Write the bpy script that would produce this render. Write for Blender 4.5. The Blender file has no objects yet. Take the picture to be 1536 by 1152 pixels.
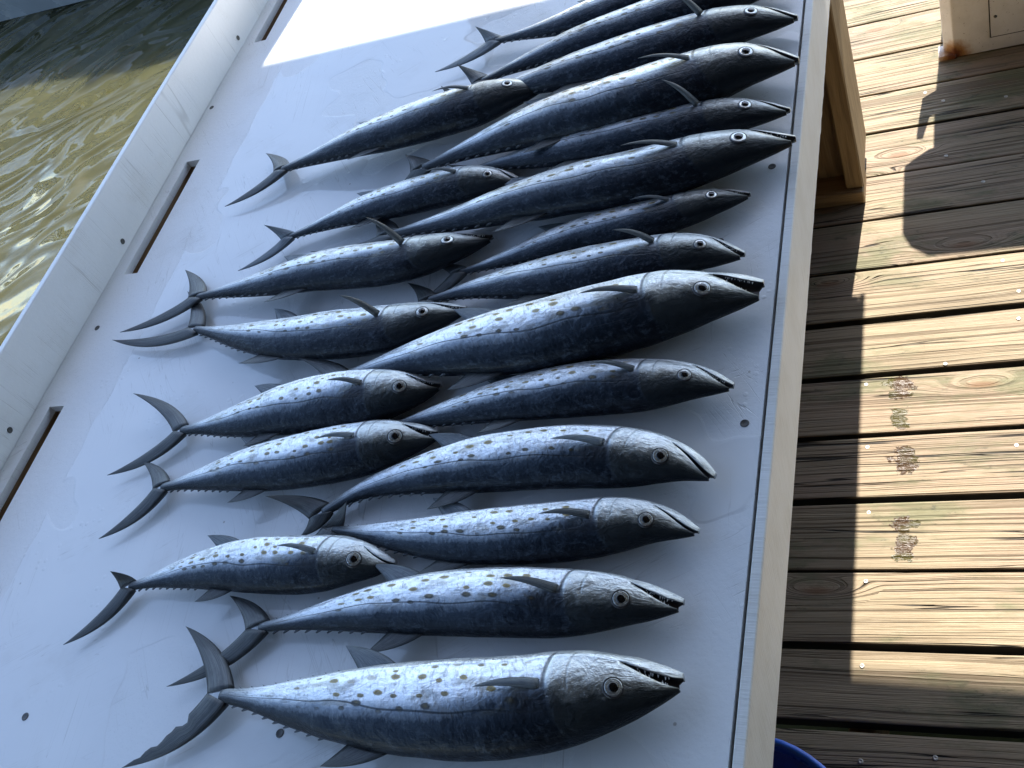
import bpy, bmesh, math, random
import numpy as np
from mathutils import Vector, Matrix, noise as mnoise

random.seed(7)
scene = bpy.context.scene
COL = scene.collection

# ------------------------------------------------------------------ camera
cam_data = bpy.data.cameras.new('camera')
cam_data.sensor_width = 36.0
cam_data.lens = 35.643
cam_data.clip_start = 0.02
cam_data.clip_end = 2000.0
cam = bpy.data.objects.new('camera', cam_data)
COL.objects.link(cam)
_r = Vector((0.899628, 0.215263, -0.379910))
_u = Vector((0.050513, 0.812896, 0.580214))
_f = Vector((-0.433726, 0.541166, -0.720431))
cam.matrix_world = Matrix(((_r.x, _u.x, -_f.x, 0.0), (_r.y, _u.y, -_f.y, 0.0),
                           (_r.z, _u.z, -_f.z, 1.7506), (0, 0, 0, 1)))
scene.camera = cam

# ------------------------------------------------------------------ light
SUN = Vector((0.062, 0.850, 1.0)).normalized()        # towards the sun
world = bpy.data.worlds.new('World')
scene.world = world
world.use_nodes = True
wn = world.node_tree.nodes
wl = world.node_tree.links
wn.clear()
sky = wn.new('ShaderNodeTexSky')
sky.sky_type = 'NISHITA'
sky.sun_disc = False
sky.sun_elevation = math.asin(SUN.z)
sky.sun_rotation = math.atan2(SUN.x, SUN.y)
sky.air_density = 1.0
sky.dust_density = 0.6
sky.ozone_density = 1.2
bg = wn.new('ShaderNodeBackground')
bg.inputs['Strength'].default_value = 0.15
wo = wn.new('ShaderNodeOutputWorld')
wl.new(sky.outputs[0], bg.inputs['Color'])
wl.new(bg.outputs[0], wo.inputs['Surface'])
sd = bpy.data.lights.new('sun', 'SUN')
sd.energy = 5.0
sd.angle = math.radians(0.55)
sd.color = (1.0, 0.945, 0.86)
sun = bpy.data.objects.new('sun', sd)
COL.objects.link(sun)
sun.rotation_euler = SUN.to_track_quat('Z', 'Y').to_euler()
sun.location = (0, 6, 8)

vs = scene.view_settings
scene.display_settings.display_device = 'sRGB'
vs.view_transform = 'Standard'
vs.look = 'None'
vs.exposure = 1.55
vs.gamma = 1.0
vs.use_curve_mapping = False

# ------------------------------------------------------------------ node helpers
class NT:
    def __init__(self, name):
        self.m = bpy.data.materials.new(name)
        self.m.use_nodes = True
        self.t = self.m.node_tree
        self.t.nodes.clear()
        self.out = self.t.nodes.new('ShaderNodeOutputMaterial')
        self.b = self.t.nodes.new('ShaderNodeBsdfPrincipled')
        self.t.links.new(self.b.outputs[0], self.out.inputs['Surface'])
    def n(self, kind, **kw):
        o = self.t.nodes.new(kind)
        for k, v in kw.items():
            setattr(o, k, v)
        return o
    def link(self, a, b):
        if isinstance(a, (int, float)):
            b.default_value = a
        elif isinstance(a, (tuple, list)):
            if len(b.default_value) == 4 and len(a) == 3:
                a = tuple(a) + (1.0,)
            b.default_value = a
        else:
            self.t.links.new(a, b)
    def math(self, op, a, b=0.0, c=0.0, clamp=False):
        o = self.n('ShaderNodeMath', operation=op, use_clamp=clamp)
        self.link(a, o.inputs[0]); self.link(b, o.inputs[1]); self.link(c, o.inputs[2])
        return o.outputs[0]
    def vmath(self, op, a, b=(0, 0, 0)):
        o = self.n('ShaderNodeVectorMath', operation=op)
        self.link(a, o.inputs[0]); self.link(b, o.inputs[1])
        return o.outputs[0]
    def sep(self, v):
        o = self.n('ShaderNodeSeparateXYZ'); self.link(v, o.inputs[0]); return o.outputs
    def comb(self, x, y, z=0.0):
        o = self.n('ShaderNodeCombineXYZ')
        self.link(x, o.inputs[0]); self.link(y, o.inputs[1]); self.link(z, o.inputs[2])
        return o.outputs[0]
    def coord(self, which):
        return self.n('ShaderNodeTexCoord').outputs[which]
    def rnd(self):
        return self.n('ShaderNodeObjectInfo').outputs['Random']
    def pos(self):
        return self.n('ShaderNodeNewGeometry').outputs['Position']
    def noise(self, v, scale=5.0, detail=3.0, rough=0.5, dist=0.0, col=False):
        o = self.n('ShaderNodeTexNoise')
        self.link(v, o.inputs['Vector'])
        o.inputs['Scale'].default_value = scale
        o.inputs['Detail'].default_value = detail
        o.inputs['Roughness'].default_value = rough
        o.inputs['Distortion'].default_value = dist
        return o.outputs['Color' if col else 0]
    def voro(self, v, scale=1.0, rand=1.0, feature='F1', dims='2D'):
        o = self.n('ShaderNodeTexVoronoi', feature=feature, voronoi_dimensions=dims)
        self.link(v, o.inputs['Vector'])
        o.inputs['Scale'].default_value = scale
        o.inputs['Randomness'].default_value = rand
        return o.outputs
    def ramp(self, f, stops, interp='LINEAR'):
        o = self.n('ShaderNodeValToRGB')
        o.color_ramp.interpolation = interp
        e = o.color_ramp.elements
        while len(e) < len(stops):
            e.new(0.5)
        for i, (p, c) in enumerate(stops):
            e[i].position = p
            e[i].color = (c, c, c, 1) if isinstance(c, (int, float)) else tuple(c) + (1,)
        self.link(f, o.inputs[0])
        return o.outputs[0]
    def step(self, x, lo, hi, a=0.0, b=1.0):
        o = self.n('ShaderNodeMapRange', interpolation_type='SMOOTHSTEP')
        self.link(x, o.inputs['Value'])
        self.link(lo, o.inputs['From Min']); self.link(hi, o.inputs['From Max'])
        self.link(a, o.inputs['To Min']); self.link(b, o.inputs['To Max'])
        return o.outputs[0]
    def mix(self, f, a, b, mode='MIX'):
        o = self.n('ShaderNodeMix', data_type='RGBA', blend_type=mode)
        self.link(f, o.inputs[0]); self.link(a, o.inputs[6]); self.link(b, o.inputs[7])
        return o.outputs[2]
    def bump(self, h, dist=0.001, strength=1.0, prev=None):
        o = self.n('ShaderNodeBump')
        o.inputs['Strength'].default_value = strength
        o.inputs['Distance'].default_value = dist
        self.link(h, o.inputs['Height'])
        if prev is not None:
            self.link(prev, o.inputs['Normal'])
        return o.outputs[0]
    def set(self, **kw):
        names = dict(color='Base Color', rough='Roughness', metal='Metallic', normal='Normal', ior='IOR',
                     spec='Specular IOR Level', coat='Coat Weight', coat_rough='Coat Roughness',
                     trans='Transmission Weight', sss='Subsurface Weight', emit='Emission Strength')
        for k, v in kw.items():
            self.link(v, self.b.inputs[names[k]])
        return self.m

# ------------------------------------------------------------------ materials
def mat_plain(name, color, rough=0.5, metal=0.0, var=0.12, scale=30.0, bump=0.0):
    t = NT(name)
    p = t.coord('Object')
    n = t.noise(p, scale, 4, 0.6)
    c = t.mix(t.step(n, 0.3, 0.7), tuple(x * (1 - var) for x in color), tuple(min(1, x * (1 + var)) for x in color))
    t.set(color=c, rough=t.step(n, 0.2, 0.8, max(0, rough - 0.08), rough + 0.08), metal=metal)
    if bump:
        t.set(normal=t.bump(t.noise(p, scale * 6, 3), bump))
    return t.m

def mat_hdpe(name, wet=True):
    t = NT(name)
    p = t.pos()
    s = t.sep(p)
    big = t.noise(p, 3.0, 4, 0.55)
    fine = t.noise(p, 420.0, 3, 0.6)
    peel = t.noise(p, 130.0, 2, 0.5)
    # old knife marks: two families of thin scratches
    def scratch(ang, sc, w, dens):
        r = t.n('ShaderNodeVectorRotate', rotation_type='Z_AXIS')
        t.link(p, r.inputs['Vector']); r.inputs['Angle'].default_value = ang
        q = t.vmath('MULTIPLY', r.outputs[0], (sc, sc * 22.0, 1.0))
        a = t.noise(q, 1.0, 2, 0.5, 0.25)
        line = t.math('SUBTRACT', 1.0, t.step(t.math('ABSOLUTE', t.math('SUBTRACT', a, 0.5)), 0.0, w))
        return t.math('MULTIPLY', line, t.step(t.noise(p, dens, 2), 0.5, 0.66))
    sc = t.math('MAXIMUM', scratch(0.9, 3.4, 0.008, 7.0), scratch(-0.55, 4.5, 0.008, 9.0))
    sc = t.math('MAXIMUM', sc, scratch(1.4, 2.7, 0.006, 6.0))
    base = t.mix(t.step(big, 0.3, 0.75), (0.78, 0.79, 0.80), (0.85, 0.85, 0.845))
    grime = t.math('MULTIPLY', t.step(t.noise(p, 9.0, 5, 0.65), 0.52, 0.75), 0.22)
    base = t.mix(grime, base, (0.55, 0.52, 0.47))
    base = t.mix(t.math('MULTIPLY', sc, 0.34), base, (0.36, 0.34, 0.31))
    sv = t.voro(p, 34.0, 1.0, dims='3D')
    speck = t.math('MULTIPLY', t.math('SUBTRACT', 1.0, t.step(t.math('ADD', sv[0], t.math('MULTIPLY', t.noise(p, 300.0, 2), 0.05)), 0.06, 0.10)), t.step(t.sep(sv[1])[0], 0.86, 0.88))
    base = t.mix(t.math('MULTIPLY', speck, 0.55), base, (0.20, 0.15, 0.11))
    h = t.math('SUBTRACT', t.math('ADD', t.math('MULTIPLY', fine, 0.35), peel), t.math('MULTIPLY', sc, 1.2))
    if wet:
        # water film left by rinsing: ragged edge near the slots, dry islands between the fish
        edge = t.math('ADD', -1.171, t.math('MULTIPLY', t.math('SUBTRACT', t.noise(p, 22.0, 4, 0.6), 0.5), 0.022))
        w1 = t.step(s[0], edge, t.math('ADD', edge, 0.0025))
        isl = t.math('ADD', t.noise(p, 5.0, 2, 0.45), t.math('MULTIPLY', t.math('ADD', s[0], 0.75), 0.22))
        w2 = t.math('SUBTRACT', 1.0, t.step(isl, 0.535, 0.545))
        wm = t.math('MULTIPLY', w1, w2)
        # drops and beads on the dry part
        vo = t.voro(p, 85.0, 1.0, dims='3D')
        beads = t.math('MULTIPLY', t.math('SUBTRACT', 1.0, t.step(vo[0], 0.10, 0.3)), t.step(t.noise(p, 14.0, 3), 0.56, 0.66))
        rough = t.step(wm, 0.0, 1.0, t.step(fine, 0.3, 0.7, 0.26, 0.42), 0.035)
        hh = t.math('ADD', t.math('MULTIPLY', h, t.step(wm, 0, 1, 1.0, 0.06)), t.math('MULTIPLY', wm, 0.25))
        hh = t.math('ADD', hh, t.math('MULTIPLY', beads, 1.2))
        film = t.noise(p, 16.0, 2, 0.4)
        nb = t.bump(hh, 0.0005, 0.55)
        nb = t.bump(t.math('MULTIPLY', film, wm), 0.004, 0.25, nb)
        t.set(color=base, rough=rough, normal=nb, spec=0.5)
    else:
        t.set(color=base, rough=t.step(fine, 0.3, 0.7, 0.3, 0.45), normal=t.bump(h, 0.0005, 0.5))
    return t.m

def mat_edge():
    t = NT('edge_board_plastic')
    p = t.pos()
    q = t.vmath('MULTIPLY', p, (1.0, 60.0, 30.0))
    r = t.n('ShaderNodeVectorRotate', rotation_type='X_AXIS'); t.link(p, r.inputs['Vector']); r.inputs['Angle'].default_value = 0.35
    saw = t.noise(t.vmath('MULTIPLY', r.outputs[0], (20.0, 420.0, 22.0)), 1.0, 3, 0.6)
    n = t.noise(p, 14, 5, 0.6)
    c = t.mix(t.step(n, 0.35, 0.75), (0.84, 0.83, 0.80), (0.76, 0.74, 0.69))
    c = t.mix(t.math('MULTIPLY', t.step(saw, 0.5, 0.72), 0.3), c, (0.5, 0.46, 0.40))
    t.set(color=c, rough=0.5, normal=t.bump(saw, 0.0009, 0.7))
    return t.m

def mat_deck():
    t = NT('weathered_deck_wood')
    o = t.coord('Object')
    seed = t.math('MULTIPLY', t.rnd(), 57.0)
    s = t.sep(o)
    X = t.math('ADD', s[0], seed)
    Y = s[1]
    # knots pull the grain around them
    kv = t.voro(t.comb(t.math('MULTIPLY', X, 2.3), t.math('ADD', t.math('MULTIPLY', Y, 9.0), seed)), 1.0, 1.0)
    kd = kv[0]
    keep = t.step(t.sep(kv[1])[0], 0.66, 0.70)
    knot = t.math('MULTIPLY', t.math('SUBTRACT', 1.0, t.step(kd, 0.0, 0.30)), keep)
    warp = t.noise(t.comb(t.math('MULTIPLY', X, 0.9), t.math('MULTIPLY', Y, 5.0), seed), 1.0, 3, 0.5)
    ring = t.math('ADD', t.math('MULTIPLY', Y, 200.0), t.math('MULTIPLY', warp, 9.0))
    ring = t.math('ADD', ring, t.math('MULTIPLY', knot, 8.0))
    g = t.noise(t.comb(t.math('MULTIPLY', X, 0.45), t.math('MULTIPLY', ring, 0.75), seed), 1.0, 2.5, 0.55)
    wide = t.noise(t.comb(t.math('MULTIPLY', X, 0.9), t.math('MULTIPLY', ring, 0.16), seed), 1.0, 4, 0.6)
    fib = t.noise(t.comb(t.math('MULTIPLY', X, 9.0), t.math('MULTIPLY', Y, 520.0), seed), 1.0, 4, 0.65)
    fib2 = t.noise(t.comb(t.math('MULTIPLY', X, 3.0), t.math('MULTIPLY', ring, 3.0), seed), 1.0, 4, 0.6)
    dark = t.math('MULTIPLY', t.step(g, 0.50, 0.60), t.step(wide, 0.34, 0.58))
    # drying checks: long thin splits that follow the grain
    ck = t.noise(t.comb(t.math('MULTIPLY', X, 1.1), t.math('MULTIPLY', ring, 0.24), t.math('ADD', seed, 9.0)), 1.0, 2, 0.45)
    check = t.math('SUBTRACT', 1.0, t.step(t.math('ABSOLUTE', t.math('SUBTRACT', ck, 0.5)), 0.004, 0.016))
    check = t.math('MULTIPLY', check, t.step(t.noise(t.comb(t.math('MULTIPLY', X, 2.2), t.math('MULTIPLY', Y, 22.0), seed), 1.0, 2), 0.46, 0.56))
    tone = t.noise(t.comb(t.math('MULTIPLY', X, 1.6), t.math('MULTIPLY', Y, 7.0), seed), 1.0, 4, 0.6)
    c = t.ramp(tone, [(0.25, (0.205, 0.163, 0.106)), (0.45, (0.315, 0.25, 0.162)), (0.6, (0.30, 0.222, 0.154)), (0.78, (0.19, 0.165, 0.12))])
    c = t.mix(t.math('MULTIPLY', t.step(fib, 0.42, 0.72), 0.55), c, (0.20, 0.15, 0.09))
    c = t.mix(t.math('MULTIPLY', t.step(fib2, 0.5, 0.72), 0.5), c, (0.17, 0.125, 0.075))
    c = t.mix(t.math('MULTIPLY', dark, 0.72), c, (0.10, 0.068, 0.038))
    alg = t.noise(t.comb(t.math('MULTIPLY', X, 4.0), t.math('MULTIPLY', Y, 11.0), t.math('ADD', seed, 3.0)), 1.0, 5, 0.7)
    c = t.mix(t.math('MULTIPLY', t.step(alg, 0.50, 0.66), 0.7), c, (0.125, 0.13, 0.065))
    mould = t.noise(t.comb(t.math('MULTIPLY', X, 26.0), t.math('MULTIPLY', Y, 60.0), seed), 1.0, 5, 0.75)
    c = t.mix(t.math('MULTIPLY', t.step(mould, 0.56, 0.7), t.math('MULTIPLY', t.step(alg, 0.46, 0.6), 0.75)), c, (0.06, 0.06, 0.04))
    kc = t.math('MULTIPLY', t.math('SUBTRACT', 1.0, t.step(kd, 0.02, 0.10)), keep)
    c = t.mix(t.math('MULTIPLY', kc, 0.8), c, (0.19, 0.10, 0.05))
    c = t.mix(t.math('MULTIPLY', check, 0.93), c, (0.012, 0.009, 0.006))
    # drips of brown fish water that dried in a line beside the table
    p = t.pos()
    ps = t.sep(p)
    jit = t.math('MULTIPLY', t.math('SUBTRACT', t.noise(p, 36.0, 4, 0.62), 0.5), 0.075)
    jit2 = t.math('MULTIPLY', t.math('SUBTRACT', t.noise(p, 60.0, 4, 0.62, 1.0), 0.5), 0.04)
    wet = None
    for (x, y, rx, ry) in [(-0.180, 1.262, .028, .016), (-0.183, 1.236, .022, .011), (-0.180, 1.178, .018, .026),
                           (-0.174, 1.083, .021, .031), (-0.172, 0.945, .022, .017), (-0.170, 0.908, .018, .020),
                           (-0.176, 0.880, .016, .010)]:
        dx = t.math('DIVIDE', t.math('ADD', t.math('SUBTRACT', ps[0], x), jit), rx)
        dy = t.math('DIVIDE', t.math('ADD', t.math('SUBTRACT', ps[1], y), jit2), ry)
        d = t.math('ADD', t.math('MULTIPLY', dx, dx), t.math('MULTIPLY', dy, dy))
        m = t.math('SUBTRACT', 1.0, t.step(d, 0.85, 1.2))
        wet = m if wet is None else t.math('MAXIMUM', wet, m)
    wetc = t.mix(t.step(t.noise(p, 13.0, 2), 0.45, 0.55), (0.042, 0.018, 0.004), (0.045, 0.038, 0.004))
    c = t.mix(t.math('MULTIPLY', wet, 0.93), c, wetc)
    rough = t.step(wet, 0.0, 1.0, t.step(fib, 0.3, 0.7, 0.55, 0.8), 0.22)
    h = t.math('SUBTRACT', t.math('MULTIPLY', fib, 0.6), t.math('MULTIPLY', dark, 0.9))
    h = t.math('SUBTRACT', h, t.math('MULTIPLY', check, 3.0))
    h = t.math('ADD', h, t.math('MULTIPLY', fib2, 0.5))
    t.set(color=c, rough=rough, normal=t.bump(h, 0.0022, 0.9), spec=0.35)
    return t.m

def mat_lumber(name, a, b, axis='Z'):
    t = NT(name)
    o = t.coord('Object')
    s = t.sep(o)
    seed = t.math('MULTIPLY', t.rnd(), 31.0)
    L, A, B = {'Z': (2, 0, 1), 'X': (0, 1, 2), 'Y': (1, 0, 2)}[axis]
    v = t.comb(t.math('ADD', t.math('MULTIPLY', s[L], 1.4), seed), t.math('MULTIPLY', s[A], 16.0), t.math('MULTIPLY', s[B], 16.0))
    w = t.noise(v, 1.0, 3, 0.5)
    g = t.math('ADD', t.math('MULTIPLY', t.math('SINE', t.math('MULTIPLY', w, 60.0)), 0.5), 0.5)
    f = t.noise(t.vmath('MULTIPLY', v, (8.0, 22.0, 22.0)), 1.0, 3, 0.6)
    c = t.mix(t.math('MULTIPLY', t.step(g, 0.3, 0.95), 0.55), a, b)
    c = t.mix(t.math('MULTIPLY', t.step(f, 0.45, 0.75), 0.45), c, tuple(x * 0.45 for x in b))
    kn = t.voro(t.comb(t.math('ADD', t.math('MULTIPLY', s[L], 3.0), seed), t.math('MULTIPLY', s[A], 9.0), t.math('MULTIPLY', s[B], 9.0)), 1.0, 1.0, dims='3D')
    c = t.mix(t.math('MULTIPLY', t.math('SUBTRACT', 1.0, t.step(kn[0], 0.07, 0.16)), 0.7), c, (0.09, 0.05, 0.025))
    t.set(color=c, rough=0.65, normal=t.bump(t.math('ADD', f, t.math('MULTIPLY', g, 0.4)), 0.0012, 0.6))
    return t.m

def mat_skin():
    t = NT('mackerel_skin')
    uv = t.sep(t.coord('UV'))
    u, v = uv[0], uv[1]
    rn = t.rnd()
    seed = t.math('MULTIPLY', rn, 41.0)
    us = t.math('ADD', u, seed)
    P = t.comb(us, v, seed)
    blotch = t.noise(t.comb(t.math('MULTIPLY', us, 9.0), t.math('MULTIPLY', v, 5.0), seed), 1.0, 5, 0.62)
    streak = t.noise(t.comb(t.math('ADD', t.math('MULTIPLY', us, 150.0), t.math('MULTIPLY', v, 12.0)), t.math('MULTIPLY', v, 16.0), seed), 1.0, 3, 0.6)
    lng = t.noise(t.comb(t.math('MULTIPLY', us, 7.0), t.math('MULTIPLY', v, 46.0), seed), 1.0, 4, 0.6)
    vj = t.math('ADD', v, t.math('MULTIPLY', t.math('SUBTRACT', blotch, 0.5), 0.16))
    vj = t.math('ADD', vj, t.math('MULTIPLY', t.math('SUBTRACT', streak, 0.5), 0.10))
    vj = t.math('ADD', vj, t.step(u, 0.50, 0.77, 0.055, -0.075))  # flank colour darkened towards the gill, painting in the breast fin's shade
    flank = t.ramp(vj, [(0.08, (0.005, 0.007, 0.011)), (0.25, (0.009, 0.014, 0.022)), (0.38, (0.034, 0.047, 0.066)),
                        (0.46, (0.24, 0.28, 0.33)), (0.54, (0.66, 0.69, 0.73)), (0.80, (0.88, 0.89, 0.90))])
    # olive tarnish along the flank, rubbed patches and bars
    tar = t.math('MULTIPLY', t.step(t.noise(t.comb(t.math('MULTIPLY', us, 13.0), t.math('MULTIPLY', v, 7.0), 4.0), 1.0, 4, 0.65), 0.50, 0.64), t.math('MULTIPLY', t.step(v, 0.34, 0.46), t.math('SUBTRACT', 1.0, t.step(v, 0.62, 0.78))))
    flank = t.mix(t.math('MULTIPLY', tar, 0.55), flank, (0.15, 0.135, 0.09))
    rub = t.math('MULTIPLY', t.step(blotch, 0.54, 0.72), t.step(v, 0.38, 0.52, 0.0, 0.5))
    flank = t.mix(rub, flank, (0.14, 0.16, 0.175))
    flank = t.mix(t.math('MULTIPLY', t.step(streak, 0.50, 0.70), t.step(v, 0.36, 0.50, 0.06, 0.42)), flank, (0.09, 0.11, 0.135))
    flank = t.mix(t.math('MULTIPLY', t.step(lng, 0.58, 0.75), t.step(v, 0.40, 0.54, 0.03, 0.32)), flank, (0.55, 0.60, 0.66))
    # olive and brass spots
    sp = t.comb(t.math('ADD', t.math('MULTIPLY', us, 21.0), t.math('MULTIPLY', v, 2.0)), t.math('ADD', t.math('MULTIPLY', v, 8.6), seed))
    vo = t.voro(sp, 1.0, 0.62)
    rc = t.sep(vo[1])
    rad = t.math('ADD', 0.13, t.math('MULTIPLY', rc[1], 0.12))
    dd = t.math('ADD', vo[0], t.math('MULTIPLY', t.math('SUBTRACT', t.noise(sp, 5.0, 2), 0.5), 0.12))
    spot = t.math('SUBTRACT', 1.0, t.step(dd, t.math('MULTIPLY', rad, 0.72), t.math('MULTIPLY', rad, 1.25)))
    zone = t.math('MULTIPLY', t.step(v, 0.36, 0.44), t.math('SUBTRACT', 1.0, t.step(v, 0.74, 0.82)))
    zone = t.math('MULTIPLY', zone, t.math('MULTIPLY', t.step(u, 0.16, 0.26), t.math('SUBTRACT', 1.0, t.step(u, 0.71, 0.76))))
    zone = t.math('MULTIPLY', zone, t.step(rc[0], 0.22, 0.26))
    spot = t.math('MULTIPLY', spot, zone)
    spc = t.mix(t.step(v, 0.46, 0.58), (0.035, 0.034, 0.026), (0.24, 0.165, 0.018))
    spc = t.mix(t.math('SUBTRACT', 1.0, t.step(dd, 0.0, t.math('MULTIPLY', rad, 0.8))), spc, (0.10, 0.072, 0.014))
    mot = t.noise(t.comb(t.math('MULTIPLY', us, 46.0), t.math('MULTIPLY', v, 15.0), seed), 1.0, 5, 0.7)
    flank = t.mix(t.math('MULTIPLY', t.step(mot, 0.50, 0.68), t.step(v, 0.30, 0.55, 0.22, 0.10)), flank, (0.13, 0.16, 0.20))
    c = t.mix(t.math('MULTIPLY', spot, 0.9), flank, spc)
    tl = t.math('SUBTRACT', 1.0, t.step(t.math('ADD', u, t.math('MULTIPLY', t.math('SUBTRACT', blotch, 0.5), 0.06)), 0.015, 0.13))
    c = t.mix(t.math('MULTIPLY', tl, 0.72), c, (0.028, 0.032, 0.036))
    # lateral line, dipping behind the second dorsal fin
    ll = t.math('ADD', 0.475, t.math('MULTIPLY', t.step(u, 0.30, 0.52), -0.07))
    ll = t.math('ADD', ll, t.math('MULTIPLY', t.math('SINE', t.math('ADD', t.math('MULTIPLY', u, 38.0), seed)), 0.008))
    ll = t.math('ADD', ll, t.math('MULTIPLY', t.step(u, 0.62, 0.76), -0.03))
    ld = t.math('ABSOLUTE', t.math('SUBTRACT', v, ll))
    line = t.math('MULTIPLY', t.math('SUBTRACT', 1.0, t.step(ld, 0.004, 0.011)), t.math('SUBTRACT', 1.0, t.step(u, 0.745, 0.775)))
    c = t.mix(t.math('MULTIPLY', line, 0.8), c, (0.02, 0.025, 0.03))
    # head: bronze-grey plates, dark gill edge
    gu = t.math('ADD', 0.77, t.math('MULTIPLY', t.math('POWER', t.math('ABSOLUTE', t.math('SUBTRACT', v, 0.55)), 2.0), 0.16))
    head = t.step(u, gu, t.math('ADD', gu, 0.012))
    hn = t.noise(t.comb(t.math('MULTIPLY', us, 34.0), t.math('MULTIPLY', v, 9.0), seed), 1.0, 5, 0.68)
    hv = t.math('ADD', v, t.math('MULTIPLY', t.math('SUBTRACT', hn, 0.5), 0.28))
    hc = t.ramp(hv, [(0.12, (0.010, 0.013, 0.017)), (0.38, (0.032, 0.036, 0.036)), (0.49, (0.20, 0.20, 0.18)), (0.60, (0.52, 0.53, 0.51)), (0.9, (0.74, 0.76, 0.76))])
    c = t.mix(head, c, hc)
    gl = t.math('SUBTRACT', 1.0, t.step(t.math('ABSOLUTE', t.math('SUBTRACT', u, gu)), 0.001, 0.006))
    pg = t.math('SUBTRACT', 1.0, t.step(t.math('ABSOLUTE', t.math('SUBTRACT', u, t.math('ADD', gu, 0.042))), 0.001, 0.004))
    lines = t.math('MULTIPLY', t.math('MAXIMUM', gl, t.math('MULTIPLY', pg, 0.45)), t.math('MULTIPLY', t.step(v, 0.46, 0.56), t.math('SUBTRACT', 1.0, t.step(v, 0.80, 0.92))))
    c = t.mix(t.math('MULTIPLY', lines, 0.8), c, (0.02, 0.02, 0.02))
    # dark axil behind the gill
    ax = t.math('MULTIPLY', t.math('SUBTRACT', 1.0, t.step(t.math('ABSOLUTE', t.math('SUBTRACT', v, 0.43)), 0.03, 0.15)),
                t.math('SUBTRACT', 1.0, t.step(t.math('ABSOLUTE', t.math('SUBTRACT', u, 0.75)), 0.02, 0.07)))
    c = t.mix(t.math('MULTIPLY', ax, 0.75), c, (0.018, 0.020, 0.024))
    scales = t.voro(t.comb(t.math('MULTIPLY', u, 190.0), t.math('MULTIPLY', v, 60.0)), 1.0, 0.7)
    h = t.math('ADD', t.math('MULTIPLY', streak, 0.7), t.math('MULTIPLY', lng, 0.5))
    h = t.math('ADD', h, t.math('MULTIPLY', scales[0], 0.25))
    h = t.math('ADD', h, t.math('MULTIPLY', hn, t.math('MULTIPLY', head, 2.0)))
    glint = t.math('MULTIPLY', t.step(t.noise(t.comb(t.math('MULTIPLY', us, 130.0), t.math('MULTIPLY', v, 34.0), seed), 1.0, 3, 0.6), 0.58, 0.68), t.math('MULTIPLY', head, t.step(v, 0.36, 0.52)))
    c = t.mix(t.math('MULTIPLY', glint, 0.4), c, (0.75, 0.76, 0.74))
    h = t.math('SUBTRACT', h, t.math('MULTIPLY', lines, 1.0))
    h = t.math('SUBTRACT', h, t.math('MULTIPLY', line, 0.4))
    wid = t.noise(t.comb(t.math('MULTIPLY', us, 16.0), t.math('MULTIPLY', v, 4.0), seed), 1.0, 3, 0.5)
    wr = t.noise(t.comb(t.math('MULTIPLY', us, 24.0), t.math('MULTIPLY', v, 8.0), seed), 1.0, 3, 0.55, 2.2)
    nb = t.bump(wid, 0.006, 0.45)
    nb = t.bump(wr, 0.0022, 0.5, nb)
    nb = t.bump(h, 0.0008, 0.55, nb)
    rough = t.step(streak, 0.25, 0.75, 0.27, 0.46)
    t.set(color=c, rough=rough, metal=t.math('MULTIPLY', t.step(v, 0.3, 0.58, 0.15, 0.72), t.math('SUBTRACT', 1.0, t.math('MULTIPLY', spot, 0.6))),
          normal=nb, coat=t.step(v, 0.32, 0.6, 0.06, 0.28), coat_rough=0.14, spec=t.step(v, 0.32, 0.6, 0.14, 0.35))
    return t.m

def mat_fin(name, base, edge, transl):
    t = NT(name)
    uv = t.sep(t.coord('UV'))
    seed = t.math('MULTIPLY', t.rnd(), 13.0)
    rays = t.noise(t.comb(t.math('MULTIPLY', uv[0], 2.2), t.math('MULTIPLY', uv[1], 34.0), seed), 1.0, 3, 0.6, 0.3)
    blot = t.noise(t.comb(t.math('MULTIPLY', uv[0], 5.0), t.math('MULTIPLY', uv[1], 3.0), seed), 1.0, 4, 0.6)
    c = t.mix(t.step(rays, 0.35, 0.7), base, edge)
    c = t.mix(t.math('MULTIPLY', t.step(blot, 0.5, 0.7), 0.5), c, tuple(x * 0.5 for x in base))
    rim = t.math('MAXIMUM', t.step(uv[1], 0.9, 0.98), t.math('SUBTRACT', 1.0, t.step(uv[1], 0.02, 0.1)))
    c = t.mix(t.math('MULTIPLY', rim, 0.7), c, tuple(x * 0.3 for x in base))
    nb = t.bump(rays, 0.0012, 0.8)
    t.set(color=c, rough=0.36, metal=0.25, normal=nb, coat=0.3, coat_rough=0.2)
    if transl > 0:
        tr = t.n('ShaderNodeBsdfTranslucent')
        t.link(t.mix(0.5, c, (0.75, 0.8, 0.85)), tr.inputs['Color'])
        mx = t.n('ShaderNodeMixShader')
        mx.inputs[0].default_value = transl
        t.t.links.new(t.b.outputs[0], mx.inputs[1]); t.t.links.new(tr.outputs[0], mx.inputs[2])
        t.t.links.new(mx.outputs[0], t.out.inputs['Surface'])
    return t.m

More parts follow.
